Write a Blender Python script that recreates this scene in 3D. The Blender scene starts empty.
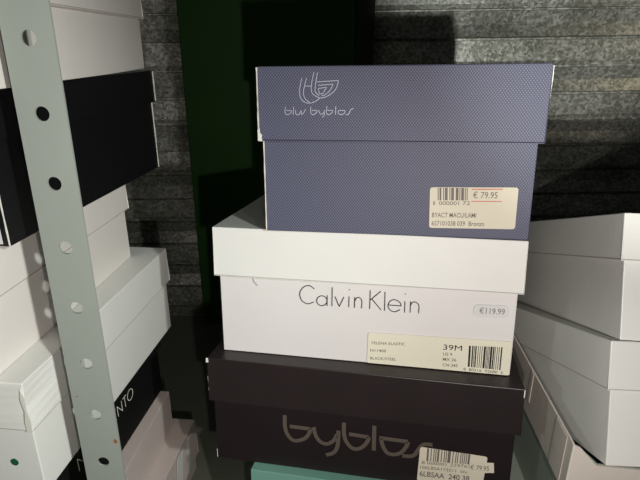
import bpy, bmesh, math, random
from mathutils import Vector, Matrix, noise
random.seed(4)
sc = bpy.context.scene
C = sc.collection
GZ = 0.688                     # camera height above the shelf deck
rad = math.radians

# ------------------------------------------------------------ materials
def srgb(r, g, b):
    f = lambda c: (c/255/12.92) if c/255 <= .04045 else ((c/255+.055)/1.055)**2.4
    return (f(r), f(g), f(b), 1)

def material(name, col, rough=.6, metal=0., mottle=.06, scale=18., bump=.05, bscale=90., spec=.4, coat=0.):
    m = bpy.data.materials.new(name); m.use_nodes = True
    nt = m.node_tree; N = nt.nodes; L = nt.links
    b = N['Principled BSDF']
    b.inputs['Roughness'].default_value = rough
    b.inputs['Metallic'].default_value = metal
    b.inputs['Specular IOR Level'].default_value = spec
    b.inputs['Coat Weight'].default_value = coat
    tc = N.new('ShaderNodeTexCoord')
    n1 = N.new('ShaderNodeTexNoise'); n1.inputs['Scale'].default_value = scale; n1.inputs['Detail'].default_value = 5
    L.new(tc.outputs['Object'], n1.inputs['Vector'])
    mx = N.new('ShaderNodeMix'); mx.data_type = 'RGBA'
    lo = [max(0, c*(1-mottle)) for c in col[:3]]+[1]; hi = [min(1, c*(1+mottle)) for c in col[:3]]+[1]
    mx.inputs[6].default_value = lo; mx.inputs[7].default_value = hi
    L.new(n1.outputs['Fac'], mx.inputs[0]); L.new(mx.outputs[2], b.inputs['Base Color'])
    n2 = N.new('ShaderNodeTexNoise'); n2.inputs['Scale'].default_value = bscale; n2.inputs['Detail'].default_value = 4
    L.new(tc.outputs['Object'], n2.inputs['Vector'])
    bp = N.new('ShaderNodeBump'); bp.inputs['Strength'].default_value = bump; bp.inputs['Distance'].default_value = .004
    L.new(n2.outputs['Fac'], bp.inputs['Height']); L.new(bp.outputs['Normal'], b.inputs['Normal'])
    return m

def twill(name, col_a, col_b):
    """fine diagonal weave printed / embossed on the blue box"""
    m = material(name, col_a, rough=.55, mottle=.05, bump=.03)
    nt = m.node_tree; N = nt.nodes; L = nt.links; b = N['Principled BSDF']
    tc = N['Texture Coordinate']
    def wave(ang, sc_):
        mp = N.new('ShaderNodeMapping'); mp.inputs['Rotation'].default_value = (0, ang, 0)
        L.new(tc.outputs['Object'], mp.inputs['Vector'])
        w = N.new('ShaderNodeTexWave'); w.inputs['Scale'].default_value = sc_; w.inputs['Distortion'].default_value = 1.0
        w.bands_direction = 'X'; w.inputs['Detail'].default_value = 1
        L.new(mp.outputs['Vector'], w.inputs['Vector']); return w
    w1 = wave(rad(38), 150); w2 = wave(rad(-38), 150)
    mul = N.new('ShaderNodeMath'); mul.operation = 'MULTIPLY'
    L.new(w1.outputs['Fac'], mul.inputs[0]); L.new(w2.outputs['Fac'], mul.inputs[1])
    mx = N.new('ShaderNodeMix'); mx.data_type = 'RGBA'
    mx.inputs[6].default_value = col_a; mx.inputs[7].default_value = col_b
    L.new(mul.outputs[0], mx.inputs[0]); L.new(mx.outputs[2], b.inputs['Base Color'])
    return m

def galvanised(name):
    m = bpy.data.materials.new(name); m.use_nodes = True
    nt = m.node_tree; N = nt.nodes; L = nt.links; b = N['Principled BSDF']
    tc = N.new('ShaderNodeTexCoord')
    v = N.new('ShaderNodeTexVoronoi'); v.inputs['Scale'].default_value = 190
    n0 = N.new('ShaderNodeTexNoise'); n0.inputs['Scale'].default_value = 45; n0.inputs['Detail'].default_value = 6
    n0.inputs['Roughness'].default_value = .75
    L.new(tc.outputs['Object'], v.inputs['Vector']); L.new(tc.outputs['Object'], n0.inputs['Vector'])
    sep = N.new('ShaderNodeSeparateColor'); L.new(v.outputs['Color'], sep.inputs[0])
    mul = N.new('ShaderNodeMath'); mul.operation = 'MULTIPLY'
    L.new(sep.outputs[0], mul.inputs[0]); L.new(n0.outputs['Fac'], mul.inputs[1])
    cr = N.new('ShaderNodeValToRGB')
    cr.color_ramp.elements[0].position = .04; cr.color_ramp.elements[0].color = (.42, .43, .38, 1)
    cr.color_ramp.elements[1].position = .50; cr.color_ramp.elements[1].color = (.95, .95, .88, 1)
    L.new(mul.outputs[0], cr.inputs[0])
    # large dull weathering blotches
    n1 = N.new('ShaderNodeTexNoise'); n1.inputs['Scale'].default_value = 5; n1.inputs['Detail'].default_value = 4
    L.new(tc.outputs['Object'], n1.inputs['Vector'])
    cr2 = N.new('ShaderNodeValToRGB')
    cr2.color_ramp.elements[0].position = .35; cr2.color_ramp.elements[0].color = (.55, .55, .50, 1)
    cr2.color_ramp.elements[1].position = .62; cr2.color_ramp.elements[1].color = (1, 1, 1, 1)
    L.new(n1.outputs['Fac'], cr2.inputs[0])
    mx = N.new('ShaderNodeMix'); mx.data_type = 'RGBA'; mx.blend_type = 'MULTIPLY'; mx.inputs[0].default_value = 1
    L.new(cr.outputs[0], mx.inputs[6]); L.new(cr2.outputs[0], mx.inputs[7])
    L.new(mx.outputs[2], b.inputs['Base Color'])
    b.inputs['Metallic'].default_value = .6; b.inputs['Roughness'].default_value = .45
    bp = N.new('ShaderNodeBump'); bp.inputs['Strength'].default_value = .7; bp.inputs['Distance'].default_value = .003
    L.new(mul.outputs[0], bp.inputs['Height']); L.new(bp.outputs['Normal'], b.inputs['Normal'])
    return m

M = {}
M['blue'] = twill('blue_twill_paper', srgb(66, 69, 90), srgb(122, 122, 142))
M['white'] = material('white_board', srgb(224, 220, 218), rough=.5, mottle=.03, bump=.04)
M['white_gloss'] = material('white_coated_board', srgb(232, 231, 226), rough=.42, mottle=.03, bump=.05)
M['warm_white'] = material('warm_white_board', srgb(226, 220, 214), rough=.6, mottle=.04, bump=.06)
M['black'] = material('black_board', srgb(11, 11, 13), rough=.5, mottle=.2, bump=.05)
M['matt_black'] = material('matt_black_board', srgb(14, 14, 15), rough=.75, mottle=.2, bump=.05, spec=.2)
M['brown_black'] = material('brown_black_board', srgb(33, 25, 27), rough=.42, mottle=.16, bump=.05)
M['brown_lid'] = material('brown_black_lid_board', srgb(41, 33, 34), rough=.4, mottle=.16, bump=.05)
M['navy_seam_shade'] = material('dark_navy_seam_shade', srgb(44, 46, 64), rough=.8, mottle=.2)  # paints the dark shadow line along the blue lid's seam
M['teal'] = material('teal_board', srgb(112, 158, 144), rough=.6, mottle=.05)
M['pinkish'] = material('pinkish_beige_board', srgb(205, 190, 184), rough=.65, mottle=.05, bump=.07)
M['beige'] = material('beige_board', srgb(224, 214, 203), rough=.6, mottle=.06, bump=.06)
M['greygreen'] = material('grey_green_board', srgb(150, 160, 148), rough=.65, mottle=.08)
M['edge'] = material('worn_white_paper', srgb(225, 222, 212), rough=.8, mottle=.1)
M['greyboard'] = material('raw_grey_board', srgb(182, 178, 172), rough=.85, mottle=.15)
M['cream'] = material('cream_sticker_paper', srgb(219, 211, 190), rough=.6, mottle=.03, bump=.02)
M['cream2'] = material('pale_yellow_sticker_paper', srgb(228, 223, 202), rough=.6, mottle=.05, bump=.02)
M['pale'] = material('grey_white_sticker_paper', srgb(216, 214, 214), rough=.6, mottle=.03, bump=.02)
M['ink'] = material('black_ink', srgb(30, 28, 28), rough=.6, mottle=.1)
M['grey_ink'] = material('faded_grey_ink', srgb(112, 104, 98), rough=.6, mottle=.2, scale=400)
M['red_ink'] = material('red_ink', srgb(205, 92, 84), rough=.6, mottle=.1)
M['silver'] = material('silver_foil_print', srgb(180, 184, 198), rough=.4, mottle=.1, metal=.2)
M['bronze'] = material('bronze_gloss_print', srgb(100, 90, 82), rough=.35, mottle=.08, metal=.2)
M['green_dot'] = material('green_sticker_paper', srgb(26, 92, 62), rough=.6, mottle=.1)
M['post'] = material('grey_green_enamel', srgb(148, 153, 146), rough=.42, mottle=.06, scale=14, bump=.04, bscale=160)
M['rust'] = material('rust', srgb(140, 92, 52), rough=.9, mottle=.4, scale=200)
M['galv'] = galvanised('galvanised_sheet')
M['green'] = material('dark_green_paint', srgb(46, 96, 32), rough=.6, mottle=.15, scale=6)
M['dark_edge'] = material('dark_painted_steel', srgb(52, 54, 44), rough=.6, mottle=.2)
M['deck'] = material('dark_grey_green_deck', srgb(126, 130, 116), rough=.7, mottle=.18, scale=9, bump=.1)
M['tape'] = material('clear_crinkled_tape', srgb(235, 232, 228), rough=.2, mottle=.05, bump=.3, bscale=60, spec=.6)

# ------------------------------------------------------------ helpers
def link(name, bm, mat, parent=None, smooth=False):
    me = bpy.data.meshes.new(name)
    bmesh.ops.recalc_face_normals(bm, faces=bm.faces)
    bm.to_mesh(me); bm.free()
    me.materials.append(M[mat])
    o = bpy.data.objects.new(name, me); C.objects.link(o)
    if parent: o.parent = parent
    return o

def tag(o, label, cat, group=None):
    o['label'] = label; o['category'] = cat
    if group: o['group'] = group
    return o

def structure(o):
    o['kind'] = 'structure'; return o

def box_bm(bm, x0, y0, z0, x1, y1, z1):
    vs = [bm.verts.new((x, y, z)) for z in (z0, z1) for (x, y) in ((x0, y0), (x1, y0), (x1, y1), (x0, y1))]
    for f in ((0, 1, 2, 3), (4, 5, 6, 7), (0, 1, 5, 4), (1, 2, 6, 5), (2, 3, 7, 6), (3, 0, 4, 7)):
        bm.faces.new([vs[i] for i in f])
    return vs

def subdiv_wobble(bm, amp, seed, cuts=5):
    """softens the board: bevelled edges and a slight unevenness of each panel"""
    ed = [e for e in bm.edges if e.calc_length() > .03]
    bmesh.ops.subdivide_edges(bm, edges=ed, cuts=cuts, use_grid_fill=True)
    zlo = min(v.co.z for v in bm.verts); zhi = max(v.co.z for v in bm.verts)
    for v in bm.verts:
        n = noise.noise_vector(v.co*9+Vector((seed, seed*2, 0)))
        if abs(v.co.z-zlo) < 1e-4 or abs(v.co.z-zhi) < 1e-4: n.z = 0
        v.co += n*amp

def bevel_all(bm, w):
    bmesh.ops.recalc_face_normals(bm, faces=bm.faces)
    ed = [e for e in bm.edges if len(e.link_faces) == 2 and e.calc_face_angle(0) > .5]
    bmesh.ops.bevel(bm, geom=ed, offset=w, segments=2, affect='EDGES', profile=.5)

class Box:
    """one lidded shoe box: an empty at its base centre with body, lid and prints as children"""
    def __init__(s, label, org, rx, ry, yaw, W, D, H, hl, mat, lid_mat=None, group=None, o=.004,
                 wob=.0005, seed=1., lid=True, name='shoe_box', flat_base=False, body=True, flare=None):
        s.W, s.D, s.H, s.hl, s.o = W, D, H, hl, o; s.dv = 0.
        T = Matrix.Rotation(rx, 3, 'X') @ Matrix.Rotation(ry, 3, 'Y') @ Matrix.Rotation(yaw, 3, 'Z')
        org = Vector(org)+Vector((0, 0, GZ))
        s.root = bpy.data.objects.new(name, None); C.objects.link(s.root)
        s.root.empty_display_size = .03
        s.root.location = org + T @ Vector((W/2, D/2, 0))
        s.root.rotation_euler = T.to_euler()
        s.M4 = Matrix.Translation(s.root.location) @ T.to_4x4()
        tag(s.root, label, 'shoe box', group)
        if body:
            bm = bmesh.new(); box_bm(bm, -W/2, -D/2, .0005, W/2, D/2, H-.0022)
            bevel_all(bm, .0009); subdiv_wobble(bm, wob, seed)
            if flat_base:
                inv = s.M4.inverted()
                for v in bm.verts:
                    if v.co.z < .003:
                        w = s.M4 @ v.co; w.z = .001+v.co.z*.3; v.co = inv @ w
            s.body = link('body', bm, mat, s.root)
        if lid:
            bm = bmesh.new(); a, b = W/2+o, D/2+o; t = .0016
            box_bm(bm, -a, -b, H-hl, a, b, H)
            bm.faces.ensure_lookup_table()
            bot = [f for f in bm.faces if all(abs(v.co.z-(H-hl)) < 1e-6 for v in f.verts)][0]
            bmesh.ops.delete(bm, geom=[bot], context='FACES_ONLY')
            inner = []
            for (x, y, z) in ((-a+t, -b+t, H-hl), (a-t, -b+t, H-hl), (a-t, b-t, H-hl), (-a+t, b-t, H-hl),
                              (-a+t, -b+t, H-t), (a-t, -b+t, H-t), (a-t, b-t, H-t), (-a+t, b-t, H-t)):
                inner.append(bm.verts.new((x, y, z)))
            for f in ((0, 1, 5, 4), (1, 2, 6, 5), (2, 3, 7, 6), (3, 0, 4, 7), (4, 5, 6, 7)):
                bm.faces.new([inner[i] for i in f])
            outer = sorted([v for v in bm.verts if v not in inner and abs(v.co.z-(H-hl)) < 1e-6], key=lambda v: math.atan2(v.co.y, v.co.x))
            inn = sorted(inner[:4], key=lambda v: math.atan2(v.co.y, v.co.x))
            for i in range(4):
                j = (i+1) % 4
                bm.faces.new((outer[i], outer[j], inn[j], inn[i]))
            ed = [e for e in bm.edges if all(v not in inner for v in e.verts)]
            bmesh.ops.bevel(bm, geom=ed, offset=.0009, segments=2, affect='EDGES', profile=.5)
            subdiv_wobble(bm, wob, seed+5)
            if flare:
                for v in bm.verts: flare(v.co, s)
            s.lid = link('lid', bm, lid_mat or mat, s.root)
            if (lid_mat or mat) in ('white', 'white_gloss', 'warm_white', 'pinkish', 'blue'):   # raw board edge along the lid's rim; navy on blue paints seam shade
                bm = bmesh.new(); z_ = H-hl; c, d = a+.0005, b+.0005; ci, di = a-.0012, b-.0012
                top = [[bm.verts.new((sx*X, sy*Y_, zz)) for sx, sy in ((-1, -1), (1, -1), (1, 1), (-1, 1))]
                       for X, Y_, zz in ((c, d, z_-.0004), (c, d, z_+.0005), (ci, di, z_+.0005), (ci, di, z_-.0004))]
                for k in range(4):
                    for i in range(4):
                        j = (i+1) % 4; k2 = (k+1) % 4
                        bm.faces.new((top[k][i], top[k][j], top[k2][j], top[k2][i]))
                if flare:
                    for v in bm.verts: flare(v.co, s)
                e_ = link('lid_edge', bm, 'navy_seam_shade' if mat == 'blue' else 'greyboard', s.root); e_['label'] = 'darker raw board edge of the lid, on the blue box painted seam shade'
    # ---- faces: (u, v, e) -> local point, e = height above the surface
    def pt(s, face, u, v, e=.0009):
        W, D, o = s.W, s.D, s.o; v += s.dv
        if face == 'front': return Vector((u-W/2, -D/2-e, v))
        if face == 'frontlid': return Vector((u-W/2, -D/2-o-e, v))
        if face == 'right': return Vector((W/2+e, u-D/2, v))
        if face == 'rightlid': return Vector((W/2+o+e, u-D/2, v))
        if face == 'left': return Vector((-W/2-e, u-D/2, v))
        if face == 'leftlid': return Vector((-W/2-o-e, u-D/2, v))
        if face == 'top': return Vector((u-W/2, v-D/2, s.H+e))
    def plate(s, name, mat, face, pts, e=.0007, th=.0004, parent=None, label=None):
        bm = bmesh.new()
        a = [bm.verts.new(s.pt(face, u, v, e)) for u, v in pts]
        b = [bm.verts.new(s.pt(face, u, v, e+th)) for u, v in pts]
        bm.faces.new(a); bm.faces.new(b); n = len(pts)
        for i in range(n): bm.faces.new((a[i], a[(i+1) % n], b[(i+1) % n], b[i]))
        ob = link(name, bm, mat, parent or s.root)
        if label: ob['label'] = label
        return ob
    def rounded(s, q, r=.003, k=4):
        """rounded corners on a four-point outline"""
        out = []
        for i in range(4):
            p = Vector(q[i]); a = Vector(q[i-1]); b = Vector(q[(i+1) % 4])
            da = (a-p).normalized()*r; db = (b-p).normalized()*r
            for j in range(k+1):
                t = j/k; out.append(tuple((1-t)**2*(p+da)+2*t*(1-t)*p+t*t*(p+db)))
        return out
    def strokes(s, name, mat, face, paths, w, e=.0009, th=.0002, parent=None, smooth=True, label=None):
        bm = bmesh.new()
        for P in paths:
            P = [Vector(p) for p in P]
            if smooth and len(P) > 2: P = catmull(P)
            L_, R_ = [], []
            for i, p in enumerate(P):
                d = (P[min(i+1, len(P)-1)]-P[max(i-1, 0)]).normalized(); n = Vector((-d.y, d.x))*w/2
                L_.append(p+n); R_.append(p-n)
            ring = []
            for l, r in zip(L_, R_):
                ring.append([bm.verts.new(s.pt(face, *q, ee)) for q in (l, r) for ee in (e, e+th)])
            for a, b in zip(ring, ring[1:]):
                for i, j in ((1, 3), (3, 2), (2, 0), (0, 1)):
                    bm.faces.new((a[i], a[j], b[j], b[i]))
            bm.faces.new((ring[0][0], ring[0][1], ring[0][3], ring[0][2]))
            bm.faces.new((ring[-1][0], ring[-1][1], ring[-1][3], ring[-1][2]))
        ob = link(name, bm, mat, parent or s.root)
        if label: ob['label'] = label
        return ob
    def text(s, body, mat, face, x0, y0, x1, h, slope=0., e=.0013, parent=None, bold=0., name='printed_text'):
        cu = bpy.data.curves.new('tmp', 'FONT'); cu.body = body; cu.size = 1; cu.offset = bold; cu.resolution_u = 3
        t = bpy.data.objects.new('tmp', cu); C.objects.link(t)
        dg = bpy.context.evaluated_depsgraph_get(); dg.update()
        me = bpy.data.meshes.new_from_object(t.evaluated_get(dg))
        bpy.data.objects.remove(t); bpy.data.curves.remove(cu)
        xs = [v.co.x for v in me.vertices]
        mn, mxx = min(xs), max(xs); k = (x1-x0)/(mxx-mn); kh = h/.70
        for v in me.vertices:
            u = x0+(v.co.x-mn)*k
            v.co = s.pt(face, u, y0+v.co.y*kh+slope*(u-x0), e)
        me.name = name; me.materials.append(M[mat])
        ob = bpy.data.objects.new(name, me); C.objects.link(ob); ob.parent = parent or s.root
        return ob
    def bars(s, mat, face, q, n, seed, parent, e=.0013):
        """barcode between a four-point outline (bottom-left, bottom-right, top-right, top-left)"""
        rr = random.Random(seed); bl, br, tr, tl = [Vector(p) for p in q]
        bm = bmesh.new(); x = 0.
        units = []
        while x < n:
            w = rr.choice((1, 1, 2, 3)); g = rr.choice((1, 1, 2, 2)); units.append((x, w)); x += w+g
        tot = x
        for x0, w in units:
            a, b = x0/tot, min(1, (x0+w)/tot)
            pts = [bl.lerp(br, a), bl.lerp(br, b), tl.lerp(tr, b), tl.lerp(tr, a)]
            bm.faces.new([bm.verts.new(s.pt(face, *p, e)) for p in pts])
        return link('barcode', bm, mat, parent)

def catmull(P, k=6):
    out = []
    for i in range(len(P)-1):
        p0 = P[i-1] if i else P[0]*2-P[1]; p1 = P[i]; p2 = P[i+1]; p3 = P[i+2] if i+2 < len(P) else P[-1]*2-P[-2]
        for j in range(k):
            t = j/k
            out.append(.5*((2*p1)+(p2-p0)*t+(2*p0-5*p1+4*p2-p3)*t*t+(3*p1-p0-3*p2+p3)*t**3))
    out.append(P[-1]); return out

# ------------------------------------------------------------ setting
# shelf deck
bm = bmesh.new(); box_bm(bm, -1.5, -.35, -.03, 1.5, 1.36, 0)
structure(link('floor', bm, 'deck'))

# corrugated galvanised back wall: two lap lines per period of 0.12 m, a sloped rib between flats
WY = 1.25
prof = []
h = GZ+.074+.12*8
while h > -.1:
    for dh, d in ((.003, 0), (.0015, .012), (-.0025, .012), (-.003, -.004), (-.030, .007), (-.056, -.005), (-.0585, .003), (-.0592, .012), (-.0632, .012), (-.064, 0), (-.108, -.0015), (-.1165, .002)):
        prof.append((h+dh, d))
    h -= .12
bm = bmesh.new()
xs = [-1.5+.1*i for i in range(31)]
rows = []
for hh, d in prof:
    if hh < -.0: hh = 0
    rows.append([bm.verts.new((x, WY+d, hh)) for x in xs])
for a, b in zip(rows, rows[1:]):
    for i in range(len(xs)-1): bm.faces.new((a[i], a[i+1], b[i+1], b[i]))
back = [[bm.verts.new((x, WY+.04, hh)) for x in (xs[0], xs[-1])] for hh in (prof[0][0], 0)]
bm.faces.new((back[0][0], back[0][1], back[1][1], back[1][0]))
w = link('wall_back', bm, 'galv')
w.location.z = 0; w.rotation_euler = (0, rad(-.8), 0); w.location.z = -.005
structure(w)

# dark green panel standing in front of the wall, with its darker edge channel
g = bpy.data.objects.new('green_panel', None); C.objects.link(g); g.location = (-.105, WY-.04, 0)
tag(g, 'tall dark green painted panel standing in front of the corrugated metal wall', 'panel')
bm = bmesh.new(); box_bm(bm, -.20, 0, .0, .182, .02, 1.75); bevel_all(bm, .002); link('panel_sheet', bm, 'green', g)
bm = bmesh.new(); box_bm(bm, .183, -.004, .0, .222, .022, 1.75); bevel_all(bm, .003)
o = link('edge_channel', bm, 'dark_edge', g); o['label'] = 'dark steel edge channel'

# perforated upright post
pr = bpy.data.objects.new('perforated_post', None); C.objects.link(pr)
K = .94
PX, PY = -.2479*K, .4257*K
pr.location = (PX+.02*K, PY, 0); pr.rotation_euler = (rad(-.15), rad(.33), 0)
pz = GZ-.70*K
tag(pr, 'grey-green steel shelving upright punched with a column of round holes', 'shelf post')
bm = bmesh.new(); box_bm(bm, -.02*K, 0, .0, .02*K, .0022, 1.32)
plate = link('upright', bm, 'post', pr)
bm = bmesh.new()
holes = [.7055, .6485, .5908, .5329, .4735, .4132, .3534, .2937]
hz = [pz+z*K for z in holes]
hz += [hz[0]+.0555*(i+1) for i in range(5)] + [hz[-1]-.056*(i+1) for i in range(5)]
for z in hz:
    if z < .03 or z > 1.3: continue
    res = bmesh.ops.create_cone(bm, cap_ends=True, segments=28, radius1=.0056, radius2=.0056, depth=.02,
                                matrix=Matrix.Translation((.0003, 0, z)) @ Matrix.Rotation(rad(90), 4, 'X'))
cut = link('cutter', bm, 'post')
cut.matrix_world = pr.matrix_basis if False else (Matrix.Translation(pr.location) @ pr.rotation_euler.to_matrix().to_4x4())
md = plate.modifiers.new('holes', 'BOOLEAN'); md.object = cut; md.operation = 'DIFFERENCE'; md.solver = 'EXACT'
bpy.context.view_layer.update()
dg = bpy.context.evaluated_depsgraph_get(); dg.update()
me = bpy.data.meshes.new_from_object(plate.evaluated_get(dg)); plate.modifiers.clear(); plate.data = me
me.name = 'upright'
bpy.data.objects.remove(cut)
bm = bmesh.new(); box_bm(bm, -.026, -.012, 0, .026, .016, .004); bevel_all(bm, .001); link('foot_plate', bm, 'post', pr)
def blot(parent, mat, name, cx, cz, r, y=-.0003):
    bm = bmesh.new(); vs = []
    for i in range(14):
        a = i*math.tau/14; k = r*(1+.35*noise.noise(Vector((math.cos(a)*2+cx*99, math.sin(a)*2, cz*9))))
        vs.append(bm.verts.new((cx+k*math.cos(a)*.7, y, cz+k*math.sin(a))))
    bm.faces.new(vs); return link(name, bm, mat, parent)
blot(pr, 'rust', 'rust_spot', .0155, GZ-.3565, .0026)
blot(pr, 'rust', 'rust_spot', -.0135, GZ-.305, .0009)

# ------------------------------------------------------------ central stack
GC = 'shoe boxes in the central stack'
def flare_blue(co, s):           # right end panel of the lid stands away from the body
    if co.x > s.W/2+s.o-.003:
        k = max(0, (co.z-(s.H-s.hl))/s.hl); co.x += .001*k
B = Box('grey-blue woven-look shoe box with silver logo, topmost of the central stack', (-.0555, .5109, -.181), -.0872, -.0036, -.1589,
        .2596, .2, .1627, .0689, 'blue', group=GC, seed=2, flare=flare_blue)
B.strokes('logo', 'silver', 'frontlid', [[(0.0402, 0.152), (0.0386, 0.1456), (0.0377, 0.1392), (0.0392, 0.1328), (0.0437, 0.1294), (0.049, 0.1291), (0.0543, 0.1313), (0.0581, 0.1341)],[(0.0447, 0.1519), (0.0427, 0.1449), (0.0415, 0.1378), (0.0434, 0.1327), (0.0475, 0.1296)],[(0.0431, 0.1445), (0.0487, 0.1444)],[(0.0519, 0.1572), (0.0502, 0.1505), (0.0491, 0.1434), (0.0498, 0.1384), (0.0528, 0.1356), (0.0573, 0.1337)],[(0.0552, 0.1568), (0.0539, 0.1505), (0.0529, 0.1434), (0.0531, 0.1391), (0.0566, 0.1356)],[(0.0544, 0.1482), (0.0751, 0.1493)],[(0.0751, 0.1493), (0.073, 0.1426), (0.0685, 0.1377), (0.0618, 0.1341), (0.0573, 0.1337)],[(0.0556, 0.1451), (0.07, 0.1461)],[(0.07, 0.1461), (0.067, 0.1405), (0.0618, 0.1363), (0.0588, 0.1356)],[(0.0558, 0.1423), (0.0636, 0.1433)],[(0.0636, 0.1433), (0.0603, 0.138), (0.057, 0.1377), (0.0558, 0.1423)],[(0.0237, 0.1255), (0.0232, 0.1204), (0.0251, 0.1182), (0.029, 0.1197), (0.0298, 0.1216)],[(0.0244, 0.1222), (0.0298, 0.1219)],[(0.0317, 0.1255), (0.0313, 0.1182)],[(0.0337, 0.1226), (0.0339, 0.119), (0.0367, 0.1182), (0.039, 0.1219)],[(0.0393, 0.1222), (0.0393, 0.1185), (0.0413, 0.1197), (0.0436, 0.1233)],[(0.0485, 0.1255), (0.0485, 0.1197), (0.0512, 0.1183), (0.0542, 0.1204), (0.0545, 0.1222)],[(0.0494, 0.1222), (0.0545, 0.1222)],[(0.0561, 0.1226), (0.057, 0.1197), (0.0595, 0.1187), (0.061, 0.1205)],[(0.0615, 0.1226), (0.0613, 0.1176), (0.0595, 0.1158)],[(0.0641, 0.1262), (0.0636, 0.1197), (0.066, 0.1183), (0.0693, 0.1205), (0.0696, 0.1222)],[(0.0645, 0.1222), (0.0696, 0.1222)],[(0.0726, 0.1262), (0.0723, 0.1183)],[(0.0753, 0.1222), (0.0749, 0.1197), (0.0776, 0.1183), (0.081, 0.1198), (0.0813, 0.1222)],[(0.0753, 0.1222), (0.0813, 0.1222)],[(0.0894, 0.1241), (0.0865, 0.1226), (0.085, 0.119), (0.0821, 0.1183)],], .00075, label='thin silver looped emblem over small lettering')
st = B.plate('sticker', 'cream', 'front', B.rounded([(.1653, .0097), (.2463, .0112), (.2459, .0518), (.1642, .0501)], .003), label='cream price sticker with barcode')
B.bars('grey_ink', 'front', [(.1722, .0375), (.2018, .0382), (.2012, .0503), (.1715, .0497)], 34, 3, st)
B.text('8', 'grey_ink', 'front', .1678, .0328, .1700, .0038, parent=st)
B.text('000001', 'grey_ink', 'front', .1735, .0329, .1925, .0038, .02, parent=st)
B.text('72', 'grey_ink', 'front', .1958, .0335, .2028, .0038, .02, parent=st)
B.text('BYACT MACU/LAMI', 'grey_ink', 'front', .1676, .0206, .2093, .0046, .02, parent=st, bold=.006)
B.text('657101038 039  Bronzo', 'grey_ink', 'front', .1676, .0123, .2175, .0046, .02, parent=st, bold=.006)
pt_ = B.plate('price_tag', 'cream', 'front', [(.2037, .0366), (.2322, .0374), (.2318, .0504), (.2033, .0498)], e=.0012, th=.0002, label='small price tag with red lines')
B.text('€ 79.95', 'grey_ink', 'front', .2050, .0405, .2275, .0062, .02, parent=pt_, e=.0016)
B.strokes('red_line', 'red_ink', 'front', [[(.2037, .0374), (.2318, .0380)]], .0007, e=.0015, parent=pt_)
B.strokes('red_line', 'red_ink', 'front', [[(.2033, .0490), (.2316, .0497)]], .0007, e=.0015, parent=pt_)
# worn corner and pale edges of the blue box
z0 = B.H-B.hl
def edge_strip(bx, kind, x, y, z0_, z1_, w=.0012, mat='edge', jit=.0004, lean=0.):
    bm = bmesh.new(); n = 14; ring = []
    for i in range(n+1):
        z = z0_+(z1_-z0_)*i/n; k = w*(.6+.4*abs(noise.noise(Vector((x*50, y*50, z*90)))*2))
        xx = x+lean*i/n
        ring.append([bm.verts.new(p) for p in ((xx-k/2, y-k/2, z), (xx+k/2, y-k/2, z), (xx+k/2, y+k/2, z), (xx-k/2, y+k/2, z))])
    for a, b in zip(ring, ring[1:]):
        for i in range(4): bm.faces.new((a[i], a[(i+1) % 4], b[(i+1) % 4], b[i]))
    bm.faces.new(ring[0]); bm.faces.new(ring[-1])
    ob = link('worn_edge', bm, mat, bx.root); ob['label'] = kind; return ob
a, b_ = B.W/2+B.o, B.D/2+B.o
edge_strip(B, 'pale worn corner edge', -a+.0002, -b_+.0003, z0, B.H-.001, .0016)
edge_strip(B, 'pale worn corner edge', -B.W/2, -B.D/2, .001, z0, .0012)
edge_strip(B, 'pale paper lining at the flared lid end', a+.0002, -b_+.0012, z0+.024, B.H-.002, .0013, lean=.0012)
def chip(bx, pts, y, name='torn_corner', mat='edge', th=.0011):
    bm = bmesh.new()
    A = [bm.verts.new((x, y, z)) for x, z in pts]; Bv = [bm.verts.new((x, y+th, z)) for x, z in pts]
    bm.faces.new(A); bm.faces.new(Bv); n = len(pts)
    for i in range(n): bm.faces.new((A[i], A[(i+1) % n], Bv[(i+1) % n], Bv[i]))
    ob = link(name, bm, mat, bx.root); ob['label'] = 'torn white paper corner'; return ob
chip(B, [(-a-.0006, z0-.001), (-a+.0040, z0-.0012), (-a+.0030, z0+.0022), (-a+.0036, z0+.005), (-a+.0016, z0+.0068), (-a+.0012, z0+.0115), (-a-.0006, z0+.010)], -b_-.0010)

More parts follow.
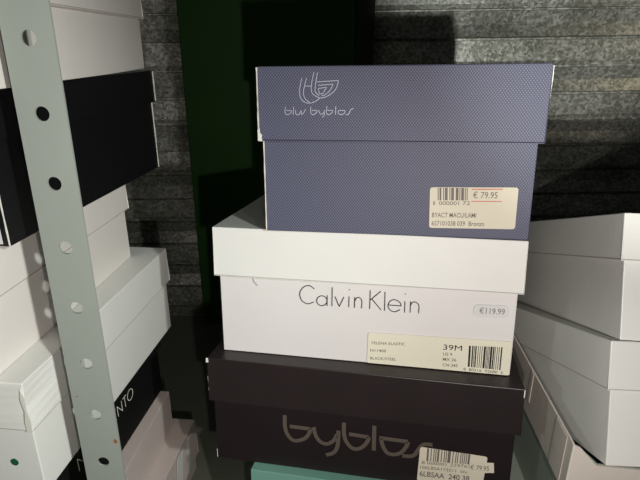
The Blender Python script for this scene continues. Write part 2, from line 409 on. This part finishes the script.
K_ = Box('white shoe box with thin black brand lettering, second from top of the central stack', (-.1111, .519, -.3302), -.0872, -.0036, -.19,
         .315, .2, .1478, .054, 'white', 'white_gloss', group=GC, seed=3)
K_.strokes('logo', 'ink', 'front', [[(0.1075, 0.0832), (0.1024, 0.0866), (0.0965, 0.0851), (0.092, 0.0794), (0.0916, 0.0734), (0.0944, 0.0681), (0.1004, 0.0655), (0.1067, 0.0682)],[(0.1214, 0.0706), (0.121, 0.0684), (0.1197, 0.0665), (0.1179, 0.0651), (0.1157, 0.0645), (0.1135, 0.0648), (0.1117, 0.0659), (0.1105, 0.0677), (0.11, 0.0698), (0.1105, 0.072), (0.1117, 0.074), (0.1136, 0.0753), (0.1157, 0.0759), (0.1179, 0.0756), (0.1197, 0.0745), (0.121, 0.0728), (0.1214, 0.0706)],[(0.1216, 0.0769), (0.1214, 0.0647)],[(0.127, 0.0864), (0.1268, 0.0648)],[(0.1301, 0.0761), (0.1347, 0.0649)],[(0.1347, 0.0649), (0.1397, 0.0763)],[(0.1452, 0.0772), (0.1451, 0.0651)],[(0.1454, 0.0855), (0.1454, 0.0844)],[(0.1513, 0.0768), (0.1512, 0.0648)],[(0.1514, 0.072), (0.1531, 0.0759), (0.1563, 0.0767), (0.1589, 0.0734), (0.1588, 0.0648)],[(0.1676, 0.0859), (0.1675, 0.0647)],[(0.1786, 0.0854), (0.1678, 0.0748)],[(0.1695, 0.0763), (0.1797, 0.0642)],[(0.1831, 0.0852), (0.1832, 0.064)],[(0.1869, 0.0707), (0.2004, 0.0706)],[(0.2004, 0.0706), (0.199, 0.0742), (0.1941, 0.077), (0.1892, 0.0756), (0.1867, 0.0701), (0.1891, 0.065), (0.1941, 0.0635), (0.1993, 0.0663)],[(0.2041, 0.0762), (0.2041, 0.0635)],[(0.2042, 0.0848), (0.2043, 0.0838)],[(0.2099, 0.0763), (0.2099, 0.0639)],[(0.2098, 0.0713), (0.2116, 0.0752), (0.2149, 0.0759), (0.2185, 0.0725), (0.2186, 0.0638)],], .00085, label='thin black brand lettering')
st = K_.plate('sticker', 'cream2', 'front', K_.rounded([(.1657, .0012), (.3142, .0012), (.3135, .0398), (.1664, .0375)], .002), label='pale yellow size sticker with barcode')
K_.text('YELENA ELASTIC', 'grey_ink', 'front', .1696, .0240, .2060, .0032, .045, parent=st, bold=.006)
K_.text('N11400', 'grey_ink', 'front', .1690, .0150, .1862, .0032, .045, parent=st, bold=.006)
K_.text('BLACK/STEEL', 'grey_ink', 'front', .1692, .0056, .1973, .0032, .045, parent=st, bold=.006)
K_.text('39M', 'ink', 'front', .2458, .0245, .2650, .0062, .02, parent=st)
K_.text('US 9', 'grey_ink', 'front', .2460, .0180, .2555, .0034, .02, parent=st, bold=.01)
K_.text('MX 26', 'grey_ink', 'front', .2462, .0118, .2600, .0034, .02, parent=st, bold=.01)
K_.text('CN 245', 'grey_ink', 'front', .2462, .0052, .2618, .0034, .02, parent=st, bold=.01)
K_.bars('ink', 'front', [(.2722, .0072), (.3065, .0066), (.3065, .0330), (.2718, .0315)], 52, 9, st)
K_.text('8  80216  92680  6', 'grey_ink', 'front', .2680, .0024, .3080, .0032, 0, parent=st, bold=.006)
pt_ = K_.plate('price_tag', 'pale', 'front', K_.rounded([(.2735, .0640), (.3085, .0652), (.3085, .0790), (.2732, .0778)], .0062, 6), label='grey white round-ended price tag')
K_.text('€119.99', 'grey_ink', 'front', .2793, .0686, .3040, .0062, .02, parent=pt_)
K_.strokes('torn_nick', 'grey_ink', 'front', [[(.0385, .0935), (.0400, .0870), (.0440, .0830)]], .0005, label='small grey crescent tear')

Y = Box('dark brown-black shoe box with bronze logo, below the white lettered box', (-.1223, .492, -.4619), -.0872, -.0036, -.1979,
        .3312, .2, .1335, .0526, 'brown_black', 'brown_lid', group=GC, seed=4)
Y.strokes('logo', 'bronze', 'front', [[(0.0845, 0.0697), (0.0845, 0.0558), (0.0868, 0.0457), (0.0929, 0.0384), (0.1007, 0.0388), (0.1085, 0.0434), (0.1126, 0.0503), (0.1145, 0.0568)],[(0.0901, 0.0559), (0.1145, 0.0557)],[(0.1179, 0.0586), (0.12, 0.0485), (0.1254, 0.0406), (0.1331, 0.0389), (0.1407, 0.0445), (0.1445, 0.0526)],[(0.146, 0.058), (0.1458, 0.0452), (0.1443, 0.0346), (0.1401, 0.028), (0.1321, 0.024)],[(0.1522, 0.069), (0.1523, 0.0548), (0.1551, 0.0448), (0.1612, 0.0378), (0.1678, 0.0373), (0.1742, 0.0417), (0.1788, 0.0492), (0.1799, 0.0545)],[(0.158, 0.0552), (0.1799, 0.0542)],[(0.1857, 0.0695), (0.1858, 0.0379)],[(0.1916, 0.0551), (0.2227, 0.0545)],[(0.1933, 0.0554), (0.1953, 0.0461), (0.2002, 0.0376), (0.2076, 0.036), (0.2153, 0.0395), (0.2207, 0.0475), (0.2227, 0.0542)],[(0.2487, 0.0542), (0.2398, 0.0536), (0.2349, 0.0478), (0.2305, 0.0394), (0.2249, 0.0362), (0.2171, 0.036)],], .0045, label='rounded bronze brand lettering')
Y.dv = .0035
st = Y.plate('sticker', 'cream', 'front', Y.rounded([(.2342, .0030), (.3035, .0080), (.3062, .0445), (.2358, .0468)], .003), e=.0012, label='cream price sticker with barcode')
Y.bars('grey_ink', 'front', [(.2432, .0300), (.2900, .0328), (.2905, .0460), (.2434, .0463)], 44, 5, st, e=.0018)
Y.text('8 000001 229763', 'grey_ink', 'front', .2385, .0258, .2895, .0036, .05, parent=st, e=.0018)
Y.text('106LBSA173511  blu', 'grey_ink', 'front', .2372, .0195, .2865, .0038, .03, parent=st, e=.0018)
Y.text('6LBSAA  240 38', 'grey_ink', 'front', .2368, .0098, .2895, .0066, .03, parent=st, bold=.012, e=.0018)
pt_ = Y.plate('price_tag', 'cream', 'front', [(.2885, .0222), (.3140, .0262), (.3128, .0385), (.2888, .0360)], e=.0019, th=.0003, label='small price tag stuck across the sticker')
Y.text('€ 79.95', 'grey_ink', 'front', .2895, .0270, .3085, .0058, .06, parent=pt_, e=.0024)
Y.dv = 0.
a, b_ = Y.W/2+Y.o, Y.D/2+Y.o; z0 = Y.H-Y.hl
edge_strip(Y, 'pale worn corner edge', -a+.0002, -b_+.0002, z0+.012, z0+.030, .0005)
edge_strip(Y, 'pale worn corner edge', -Y.W/2, -Y.D/2, .001, .012, .0008)
edge_strip(Y, 'pale worn corner edge', a-.0002, -b_+.0002, z0+.043, Y.H-.001, .0009)
chip(Y, [(-a-.0005, Y.H-.005), (-a+.0022, Y.H-.0045), (-a+.0018, Y.H+.0002), (-a-.0005, Y.H+.0002)], -b_-.0009)

up = Matrix.Rotation(-.0872, 3, 'X') @ Matrix.Rotation(-.0036, 3, 'Y') @ Vector((0, 0, 1))
TH = .205
tor = Vector((-.0754, .4647, -.5698))-up*(TH-.11)
Tl = Box('muted teal-green shoe box at the bottom of the central stack', tor, -.0872, -.0036, -.1998, .25, .2, TH, .05, 'teal', group=GC, seed=5, flat_base=True)

# ------------------------------------------------------------ left stack
GL = 'shoe boxes in the left stack'
A1 = Box('plain white shoe box on top of the left stack, cut by the frame top', (-.4427, .385, -.0312), 0, 0, .0, .2021, .3645, .1129, .0471, 'warm_white', group=GL, seed=6)
A2 = Box('plain black shoe box near the top of the left stack, between white boxes', (-.465, .4397, -.1624), 0, 0, -.1167, .2002, .3149, .1312, .0396, 'black', group=GL, seed=7)
edge_strip(A2, 'pale worn corner edge', A2.W/2, -A2.D/2, .001, A2.H-A2.hl, .0013)
edge_strip(A2, 'pale worn corner edge', A2.W/2, A2.D/2, .001, A2.H-A2.hl, .0022)
edge_strip(A2, 'pale worn corner edge', A2.W/2+A2.o, A2.D/2+A2.o, A2.H-A2.hl, A2.H-.001, .0022)
A2.plate('sticker', 'pale', 'front', [(.150, .0030), (.1950, .0030), (.1950, .0180), (.150, .0180)], label='small white sticker')
A3 = Box('plain white shoe box directly under the black box of the left stack', (-.491, .3864, -.2808), 0, 0, -.0785, .1989, .3131, .1183, .0468, 'warm_white', group=GL, seed=8)
def crush4(co, s):             # the near right lid corner is knocked in and frayed
    d = (co-Vector((s.W/2+s.o, -s.D/2-s.o, s.H-s.hl*.5))).length
    if d < .03: co += Vector((-.0035, .002, 0))*(1-d/.03)+noise.noise_vector(co*60)*.0005*(1-d/.03)
A4 = Box('white shoe box with a green dot and a frayed lid corner, left stack', (-.4665, .4127, -.4107), 0, 0, -.1082, .2003, .324, .1300, .0515, 'white_gloss', group=GL, seed=9, flare=crush4)
a, b_ = A4.W/2+A4.o, A4.D/2+A4.o; z0 = A4.H-A4.hl
chip(A4, [(a-.0055, z0-.001), (a-.0005, z0-.002), (a+.0004, z0+.012), (a-.0012, z0+.024), (a-.0004, z0+.036), (a-.0030, z0+.046), (a-.0048, z0+.034), (a-.0032, z0+.022), (a-.0056, z0+.010)], -b_-.0012)
dot = [(.1745+.0040*math.cos(i*math.tau/20), .0361+.0040*math.sin(i*math.tau/20)) for i in range(20)]
A4.plate('dot_sticker', 'green_dot', 'front', dot, label='round dark green dot sticker')
A5 = Box('black shoe box with thin white lettering along its side, left stack', (-.4883, .4093, -.5203), 0, 0, -.1116, .199, .3187, .1096, .03, 'matt_black', group=GL, seed=10)
def letters(bx, face, items, w):
    for ch, u0, u1, v0, v1 in items:
        um = (u0+u1)/2
        P = {'N': [[(u0, v0), (u0, v1)], [(u0, v1), (u1, v0)], [(u1, v0), (u1, v1)]],
             'E': [[(u0, v0), (u0, v1)], [(u0, v0), (u1, v0)], [(u0, (v0+v1)/2), (u1-.001, (v0+v1)/2)], [(u0, v1), (u1, v1)]],
             'T': [[(um, v0), (um, v1)], [(u0, v1), (u1, v1)]]}.get(ch)
        if ch == 'O':
            P = [[(um+(u1-u0)/2*math.cos(i*math.tau/20), (v0+v1)/2+(v1-v0)/2*math.sin(i*math.tau/20)) for i in range(21)]]
        bx.strokes('letter', 'edge', face, P, w, smooth=False)
letters(A5, 'right', [('N', .0865, .1005, .0565, .0735), ('E', .1670, .1775, .0558, .0716), ('N', .1825, .1945, .0558, .0716),
                      ('T', .1985, .2085, .0558, .0716), ('O', .2110, .2270, .0558, .0716)], .0011)
A6 = Box('low pinkish white shoe box under the black lettered box, left stack', (-.4738, .3988, -.5878), 0, 0, -.0652, .2099, .3165, .0675, .02, 'pinkish', group=GL, seed=11, lid=False)
A7 = Box('pinkish beige shoe box with crinkled clear tape, bottom of the left stack', (-.4761, .4142, -.6878), 0, 0, -.1061, .2288, .3203, .1, .0675, 'pinkish', group=GL, seed=12, wob=.0012)
A7.plate('tape', 'tape', 'rightlid', [(.225, .036), (.245, .036), (.262, .0985), (.236, .0985)], e=.0018, label='strip of crinkled clear tape')
A7.plate('tape', 'tape', 'rightlid', [(.268, .036), (.281, .036), (.292, .0985), (.283, .0985)], e=.0018, label='strip of crinkled clear tape')

# ------------------------------------------------------------ right stack
GR = 'shoe boxes in the right stack'
R1 = Box('white shoe box on top of the right stack, tipped backwards', (.283, .4261, -.2605), -.3522, .0499, -.0624, .2, .31, .1204, .044, 'white_gloss', group=GR, seed=13)
R2 = Box('white shoe box second in the right stack, sunk into an open beige box', (.2708, .3859, -.3729), -.3522, .0499, .0087, .2, .31, .1198, .0457, 'white_gloss', group=GR, seed=14)
# open box in which the second white box has sunk
R3o = Vector((.2438, .40, -.4195)); R3W, R3D = .275, .335; RT = .0597
R3 = Box('open beige-rimmed grey-green shoe box with white boxes sunk into it', (R3o.x, R3o.y, -.50), 0, 0, -.0607, R3W, R3D, .14, .06, 'greygreen', group=GR, lid=False, body=False)
def tray(x0, y0, x1, y1, z0, z1, zfront, zback, t, floor):
    """open box: side walls, a low back, and a front wall pressed down under the box it carries"""
    bm = bmesh.new()
    box_bm(bm, x0, y0+t, z0, x0+t, y1, z1); box_bm(bm, x1-t, y0+t, z0, x1, y1, z1)
    box_bm(bm, x0+t, y1-t, z0, x1-t, y1, zback)
    if floor: box_bm(bm, x0+t, y0+t, z0, x1-t, y1-t, z0+t)
    P = [(x0, z0), (x1, z0), (x1, z1), (x1-.012, z1), (x1-.032, zfront-.014), (x0+.0265, zfront+.0015), (x0+.008, z1-.004), (x0, z1)]
    A = [bm.verts.new((x, y0, z)) for x, z in P]; Bv = [bm.verts.new((x, y0+t, z)) for x, z in P]
    bm.faces.new(A); bm.faces.new(Bv)
    for i in range(len(P)): bm.faces.new((A[i], A[(i+1) % len(P)], Bv[(i+1) % len(P)], Bv[i]))
    return bm
link('body', tray(-R3W/2+.0022, -R3D/2+.0022, R3W/2-.0022, R3D/2-.0022, 0, .137, .1140, .03, .0014, True), 'greygreen', R3.root)
o = link('rim', tray(-R3W/2, -R3D/2, R3W/2, R3D/2, .0805, .1402, .1140, .0815, .0020, False), 'beige', R3.root); o['label'] = 'beige board rim'
R3.o = .0
R3.plate('paper_fold', 'beige', 'left', [(.012, .0815), (.040, .0815), (.040, .1385), (.012, .1385)], e=.0003, th=.0006)
R3.plate('paper_fold', 'beige', 'left', [(.115, .100), (.122, .100), (.122, .139), (.115, .139)], e=.0003, th=.0006)
edge_strip(R3, 'white board edge', -R3W/2+.001, -R3D/2+.0005, .0805, .1395, .0022)
R4 = Box('grey-green shoe box at the bottom of the right stack', (.228, .41, -.6875), 0, 0, 0, .31, .30, .1865, .04, 'greygreen', group=GR, seed=16, o=.0025)

# ------------------------------------------------------------ light
def area(name, loc, target, size, power, col):
    l = bpy.data.lights.new(name, 'AREA'); l.energy = power; l.size = size; l.shape = 'DISK'; l.color = col
    o = bpy.data.objects.new(name, l); C.objects.link(o); o.location = loc
    o.rotation_euler = (Vector(target)-Vector(loc)).to_track_quat('-Z', 'Y').to_euler(); return o
area('hand_lamp', (.15, -.02, GZ-.11), (.02, .6, GZ-.2), .010, 1.55, (1, .95, .91))
area('phone_torch', (.02, 0, GZ-.10), (.02, .6, GZ-.2), .008, .8, (1, .93, .87))
def spot(name, loc, target, power, col, size, blend, soft):
    sp = bpy.data.lights.new(name, 'SPOT'); sp.energy = power; sp.color = col; sp.spot_size = rad(size); sp.spot_blend = blend; sp.shadow_soft_size = soft
    so = bpy.data.objects.new(name, sp); C.objects.link(so); so.location = loc
    so.rotation_euler = (Vector(target)-Vector(loc)).to_track_quat('-Z', 'Y').to_euler()
spot('left_fill', (.57, -.45, GZ+.31), (-.38, .42, GZ-.30), 40, (.92, 1, .95), 44, .9, .02)  # unseen fill spot, cone narrowed to brighten the left stack only
spot('cool_side_lamp', (-.5, -.12, GZ+.08), (.30, .44, GZ-.37), 2.4, (.78, 1, .95), 17, .6, .01)
spot('wall_fill', (.08, -.6, GZ-.13), (.52, 1.25, GZ+.16), 40, (.97, 1, .96), 27, .8, .012)  # added spot that lifts the lit right part of the back wall
spot('warm_wall_lamp', (1.25, .85, GZ+.32), (.78, 1.25, GZ+.07), 2.2, (1, .82, .52), 34, .9, .02)
wd = bpy.data.worlds.new('World'); sc.world = wd; wd.use_nodes = True
wd.node_tree.nodes['Background'].inputs[0].default_value = (.75, .85, .8, 1)
wd.node_tree.nodes['Background'].inputs[1].default_value = .012

# ------------------------------------------------------------ camera
cam = bpy.data.cameras.new('Camera'); cam.sensor_width = 36; cam.lens = 520/640*36
cam.clip_start = .01
co = bpy.data.objects.new('Camera', cam); C.objects.link(co)
co.location = (0, 0, GZ); co.rotation_euler = (rad(90-20.5), 0, 0)
sc.camera = co
vs = sc.view_settings
vs.view_transform = 'Standard'; vs.look = 'None'; vs.exposure = 0; vs.gamma = 1; vs.use_curve_mapping = False
